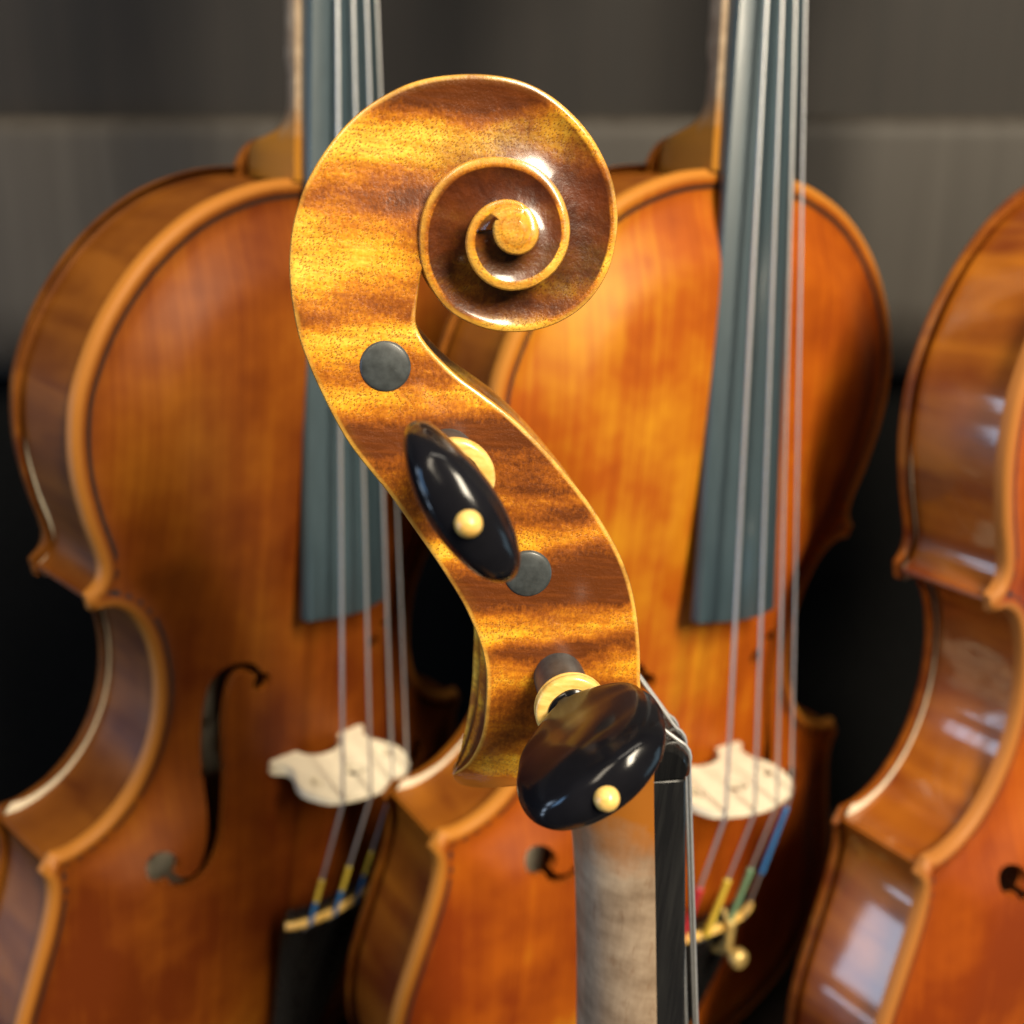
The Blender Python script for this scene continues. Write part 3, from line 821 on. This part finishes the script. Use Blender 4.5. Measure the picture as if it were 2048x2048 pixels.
def make_violin(name, pal, label, group, peg_angles, silks, tuner, near=False):
    root = bpy.data.objects.new(name, None)
    root.empty_display_size = .05
    col.objects.link(root)
    root['label'] = label; root['category'] = 'violin'
    if group: root['group'] = group
    pm, rm = M['plate_' + pal], M['rib_' + pal]
    top = mesh_obj('top_plate', G_TOP[0], G_TOP[1], pm, root, 40, G_TOP[2])
    mesh_obj('purfling', *G_PURF, M['purfling'], top)
    bv = [(x, 37.0 - y, z) for x, y, z in G_BACK[0]]
    back = mesh_obj('back_plate', bv, G_BACK[1], rm, root, 40, G_BACK[2])
    iv = [(x * .965, 33.2, 175 + (z - 175) * .982) for x, z in OUT]
    mesh_obj('inner_face', iv, [tuple(range(len(iv)))], M['maple_raw'], back, None)
    # button: tongue of the back plate behind the neck heel
    bt = [[(r * math.cos(a), yy, 346 + r * math.sin(a) * 1.15) for a in np.linspace(0, math.pi, 17)] + [(-r, yy, 340), (r, yy, 340)] for yy, r in ((33.3, 10.6), (33.3, 11.2), (34, 11.5), (36, 11.5), (36.8, 11.0))]
    mesh_obj('button', *loft(bt), rm, back)
    for sgn in (1, -1):
        for s in SEG:
            mesh_obj('rib', *rib_strip(s * [sgn, 1]), rm, root, 40)
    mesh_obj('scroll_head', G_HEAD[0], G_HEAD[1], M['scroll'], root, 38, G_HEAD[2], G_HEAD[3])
    mesh_obj('neck', *G_NECK, M['neck'], root)
    mesh_obj('fingerboard', *(G_FB if near else G_FB2), M['ebony_near' if near else 'ebony_board_sheen'], root)
    mesh_obj('nut', *G_NUT, M['ebony'], root)
    # pegs
    for key, side, ang in peg_angles:
        u, v = HOLES[key]
        e = 12.6 if 'low' in key else 11.6
        org = Vector(n2b(side * e, u, v))
        qa = Vector(n2b(0, math.cos(ang), math.sin(ang))) - Vector(n2b(0, 0, 0))
        ax = Vector((side, 0, 0)); tt = ax.cross(qa)
        mat4 = Matrix((ax, qa, tt)).transposed()
        tr = lambda vs_: [tuple(org + mat4 @ Vector(p)) for p in vs_]
        sh, co, he, pi_ = build_peg_parts(e + {'low': 12.4, 'up': 11.4, 'far_low': 11.95, 'far_up': 11.0}[key] + .42, 3.2 if key == 'up' else 0.0, 17.6 if key == 'up' else 14.8)
        peg = mesh_obj('peg', tr(he[0]), he[1], M['peg'], root, 45)
        s_ = mesh_obj('shaft', tr(sh[0]), sh[1], M['ebony_tip'], peg, 40)
        mesh_obj('collar', tr(co[0]), co[1], M['boxwood'], peg, 40)
        mesh_obj('pin', tr(pi_[0]), pi_[1], M['boxwood'], peg, 60)
    # bridge, tailpiece, saddle, end button
    mesh_obj('bridge', G_BRIDGE[0], G_BRIDGE[1], M['maple_raw'], root, 40)
    tp = mesh_obj('tailpiece', *G_TAIL, M['ebony'], root, 40)
    mesh_obj('tailpiece_fret', *G_TFRET, M['boxwood'], tp, 40)
    gut = [(-4, float(tail_y(8)) + 2, 8), (-4.5, -6, 1.0), (-4, -2, -1.6), (-3, 12, -2.2), (0, 18, -2.6), (3, 12, -2.2), (4, -2, -1.6), (4.5, -6, 1.0), (4, float(tail_y(8)) + 2, 8)]
    mesh_obj('tail_gut', *tube(catmull(gut, 50), .9, 8), M['ebony'], tp)
    sd = [[(x, 3.0, 3.0), (x, 3.0, -.6), (x, -3.5, -.6), (x, -4.6, .3), (x, -4.6, 1.6), (x, -2.0, 3.0)] for x in (-17, -16, 16, 17)]
    mesh_obj('saddle', *loft(sd), M['ebony'], root)
    eb = lathe([(2.5, 0), (2.5, 3.5), (-1.5, 3.8), (-2.2, 5.6), (-3.4, 6.6), (-5.0, 6.2), (-6.4, 4.6), (-7.0, 2.0), (-7.0, 0)], 24)
    mesh_obj('end_button', [(y, 18.5 + z, x) for x, y, z in eb[0]], eb[1], M['ebony'], root)
    # strings
    keys = ('low', 'up', 'far_up', 'far_low')
    for i in range(4):
        hu, hv = HOLES[keys[i]]
        nx = SX_N[i] * (1 if near else .66)
        r = SR[i] * (.68 if near else 1)
        # leave the peg, run to the nut, along the board, over the bridge to the tailpiece
        p0 = n2b(nx * .7, hu + 4.6, hv - 1.5)
        A_ = fb_arch(nx, 0) + r * .5
        nut_c = n2b(nx, A_ - 1.2, 5.7); nut_d = n2b(nx, A_ - .2, 4.9); nut_b = n2b(nx, A_ + .78, 2.4)
        nut_a = n2b(nx, fb_arch(nx, 0) + .55 + r * .6, .2)
        bxs = SX_B[i] * (1 if near else .88)
        br = (bxs, bridge_top(bxs) - r * .4, 158.0)
        tx = SX_B[i] * .88
        ty = float(tail_y(TPZ - 4)) + 6.5 * (1 - math.sqrt(max(0, 1 - (tx / 22) ** 2))) - 2.2
        te = (tx, ty, TPZ - 5)
        tf = (tx, ty + 3.6, TPZ - 9.5)
        st = mesh_obj('string', *tube([p0, nut_c, nut_d, n2b(nx, A_ + .5, 3.7), nut_b, nut_a, br, te, tf], r, 8), M['steel'], root, 60)
        a, b_ = Vector(br), Vector(te)
        for q0, q1, mk in silks[i]:
            mesh_obj('silk_winding', *tube([tuple(a.lerp(b_, q0)), tuple(a.lerp(b_, q1))], r * (2.3 if tuner else 1.5), 10), M[mk], st, 60)
        coil = []
        for k in range(40):
            w = 2 * math.pi * k / 10
            coil.append(n2b(SX_N[i] * .7 - 1.8 + .95 * k / 20, hu + math.cos(w) * 4.7, hv + math.sin(w) * 4.7))
        mesh_obj('peg_winding', *tube(coil, r, 6), M['steel'], st, 60)
        if tuner and tuner[i]:
            ft = mesh_obj('fine_tuner', *tube([(tx, ty + 3.5, TPZ - 16), (tx, ty - 2.0, TPZ - 13), (tx, ty - 1.5, TPZ - 2), (tx, ty + 2.5, TPZ + 1.5)], [1.2, 1.6, 1.7, 1.2], 10), M['gold'], tp)
            sc = lathe([(0, 0), (0, 1.2), (6, 1.2), (6.2, 2.8), (7.0, 3.3), (9.4, 3.3), (10.2, 2.6), (10.4, 0)], 24)
            mesh_obj('tuner_screw', [(tx + y, ty - x + 1.0, TPZ - 12 + z) for x, y, z in sc[0]], sc[1], M['gold'], tp)
    return root

def place(root, R3, t_mm):
    """R3/t: violin axes in the camera's level frame (x right, y forward, z up), millimetres"""
    m = Matrix(R3).to_4x4()
    m.translation = Vector(t_mm) * MM + Vector((0, 0, CAMZ))
    root.matrix_world = m

def cam2level(v):
    x, y, z = v
    c, s = math.cos(PITCH), math.sin(PITCH)
    return (x, y * s - z * c, y * c + z * s)

def pose_from_cam(R, t):
    R = np.array(R, float)
    cols = [cam2level(R[:, k]) for k in range(3)]
    return np.array(cols).T.tolist(), cam2level(t)

d2r = math.radians
silk_std = [[(.62, .80, 'yellow'), (.80, .99, 'blue')], [(.58, .78, 'yellow'), (.78, .99, 'blue')], [(.55, .75, 'yellow'), (.75, .99, 'blue')], [(.6, .99, 'blue')]]
silk_b = [[(.55, .98, 'red')], [(.52, .98, 'yellow')], [(.50, .98, 'green')], [(.10, .62, 'blue')]]

# ------------------------------------------------------------------ foreground violin
fg = make_violin('violin', 'honey', 'honey-brown violin turned sideways, its carved scroll and boxwood-ringed black pegs in sharp focus', None,
                 [('low', -1, d2r(33)), ('up', -1, d2r(-60)), ('far_low', 1, d2r(20)), ('far_up', 1, d2r(70))], silk_std, None, True)
Ax = np.array([[0.99219, 0.06822, -0.10438], [-0.03823, 0.96318, 0.26612], [0.11869, -0.26006, 0.95827]])   # rows: u, v, towards viewer
u_, v_, n_ = Ax
zb = sa * u_ + ca * v_; fb_ = ca * u_ - sa * v_          # body up and front
Rfg = np.stack([-n_, -fb_, zb], 1)
org = np.array([31.5, -44.86, -209.27])                  # neck-frame origin
Bo = np.array([0, NY, NUTZ])
tfg = org - Rfg @ Bo
place(fg, *pose_from_cam(Rfg, tfg))

# ------------------------------------------------------------------ violins standing behind
POSES = [
    ('amber', [[0.6437, -0.7544, 0.1287], [0.1598, 0.2969, 0.9414], [-0.7484, -0.5855, 0.3117]], [-99.14, -225.74, -444.72],
     'dark amber violin with matte brown ribs and a black tailpiece barred with boxwood', silk_std, None),
    ('orange', [[0.835, -0.5437, 0.0847], [0.0939, 0.2925, 0.9516], [-0.5421, -0.7867, 0.2953]], [41.71, -233.09, -433.04],
     'bright orange violin with a gilt fine tuner and red, yellow, green and blue string ends', silk_b, (0, 0, 1, 0)),
    ('chestnut', [[0.8326, -0.5532, 0.0262], [0.1419, 0.259, 0.9554], [-0.5353, -0.7918, 0.2941]], [198.38, -233.63, -424.85],
     'glossy chestnut violin turned to show flamed ribs with pale window reflections', silk_std, None),
]
PA = [('low', -1, d2r(10)), ('up', -1, d2r(-40)), ('far_low', 1, d2r(50)), ('far_up', 1, d2r(80))]
bgs = []
for pal, R, t, lab, silk, tun in POSES:
    v = make_violin('violin', pal, lab, 'violins standing on the shelf', PA, silk, tun)
    place(v, *pose_from_cam(R, t))
    bgs.append(v)
bpy.context.view_layer.update()

def lowest(root):
    z = 1e9
    for ch in root.children_recursive:
        if ch.type == 'MESH':
            n = len(ch.data.vertices); a = np.empty(n * 3, np.float32); ch.data.vertices.foreach_get('co', a)
            mw = np.array(ch.matrix_world); w = a.reshape(-1, 3) @ mw[:3, :3].T + mw[:3, 3]
            z = min(z, w[:, 2].min())
    return z
lows = [lowest(v) for v in bgs]
SHELF = sum(lows) / 3
for v, l in zip(bgs, lows):
    v.location.z += SHELF - l
LEDGE = lowest(fg)

# ------------------------------------------------------------------ shelf, ledge and back panels
def boxv(x0, x1, y0, y1, z0, z1, bev=.0015):
    bm = bmesh.new()
    bmesh.ops.create_cube(bm, size=1)
    for v in bm.verts:
        v.co = ((x0 + x1) / 2 + v.co.x * (x1 - x0), (y0 + y1) / 2 + v.co.y * (y1 - y0), (z0 + z1) / 2 + v.co.z * (z1 - z0))
    bmesh.ops.bevel(bm, geom=bm.edges[:], offset=bev, segments=2, affect='EDGES')
    vs_ = [tuple(v.co) for v in bm.verts]; fs = [tuple(v.index for v in f.verts) for f in bm.faces]
    bm.free()
    return vs_, fs

def mat_board(name, a, b, rough):
    m, nt, bs = new_mat(name)
    g = noise(nt, mapping(nt, (90, 90, 4)), 1.0, 4, .6)
    c = ramp(nt, g, [(.35, a), (.65, b)])
    nt.links.new(c, bs.inputs['Base Color'])
    bs.inputs['Roughness'].default_value = rough
    return m
M['board_grey'] = mat_board('grey_laminate', (.026, .021, .016), (.037, .031, .025), .7)
M['board_brown'] = mat_board('brown_laminate', (.0062, .0041, .0027), (.0098, .0066, .0045), .75)
M['painted_shade'] = mat_plain('painted_shade_black', (.004, .004, .004), .95, 0, 0, .3, 400)  # near-black colour stands in for the deep shadow behind the violins
M['painted_shade'].node_tree.nodes['Principled BSDF'].inputs['Specular IOR Level'].default_value = .05
M['shelf'] = mat_board('dark_shelf', (.020, .014, .011), (.032, .022, .017), .4)

def struct(name, vf, mat):
    o = mesh_obj(name, *vf, mat, None, 30, scale=1.0)
    o['kind'] = 'structure'
    return o
WY = 0.56
RR_ = .045
prof = [(WY + .006, CAMZ + .024)] + [(WY - .0285 - .012 * math.sin(a), CAMZ + .012 + .012 * math.cos(a)) for a in np.linspace(0, math.pi / 2, 8)] + [(WY + .0045 - RR_ * math.cos(a), CAMZ - .058 - RR_ * math.sin(a)) for a in np.linspace(0, math.pi / 2, 14)] + [(WY + .006, CAMZ - .103)]  # lower edge rounded off to shape a fade into shade
struct('wall_rail', loft([[(x, y, z) for y, z in prof] for x in (-.9, -.3, .3, .9)]), M['board_grey'])
struct('wall', boxv(-.9, .9, WY + .006, WY + .026, CAMZ - .03, CAMZ + .75), M['board_brown'])
struct('wall_shade_panel', boxv(-.9, .9, WY + .002, WY + .026, LEDGE - .018, CAMZ - .1045), M['painted_shade'])  # added black sheet, painted as the shadow below the rail
struct('shelf', boxv(-.9, .9, .285, WY + .0015, SHELF - .018, SHELF), M['shelf'])
struct('shelf_ledge', boxv(-.9, .9, .02, WY + .0015, LEDGE - .018, LEDGE), M['shelf'])
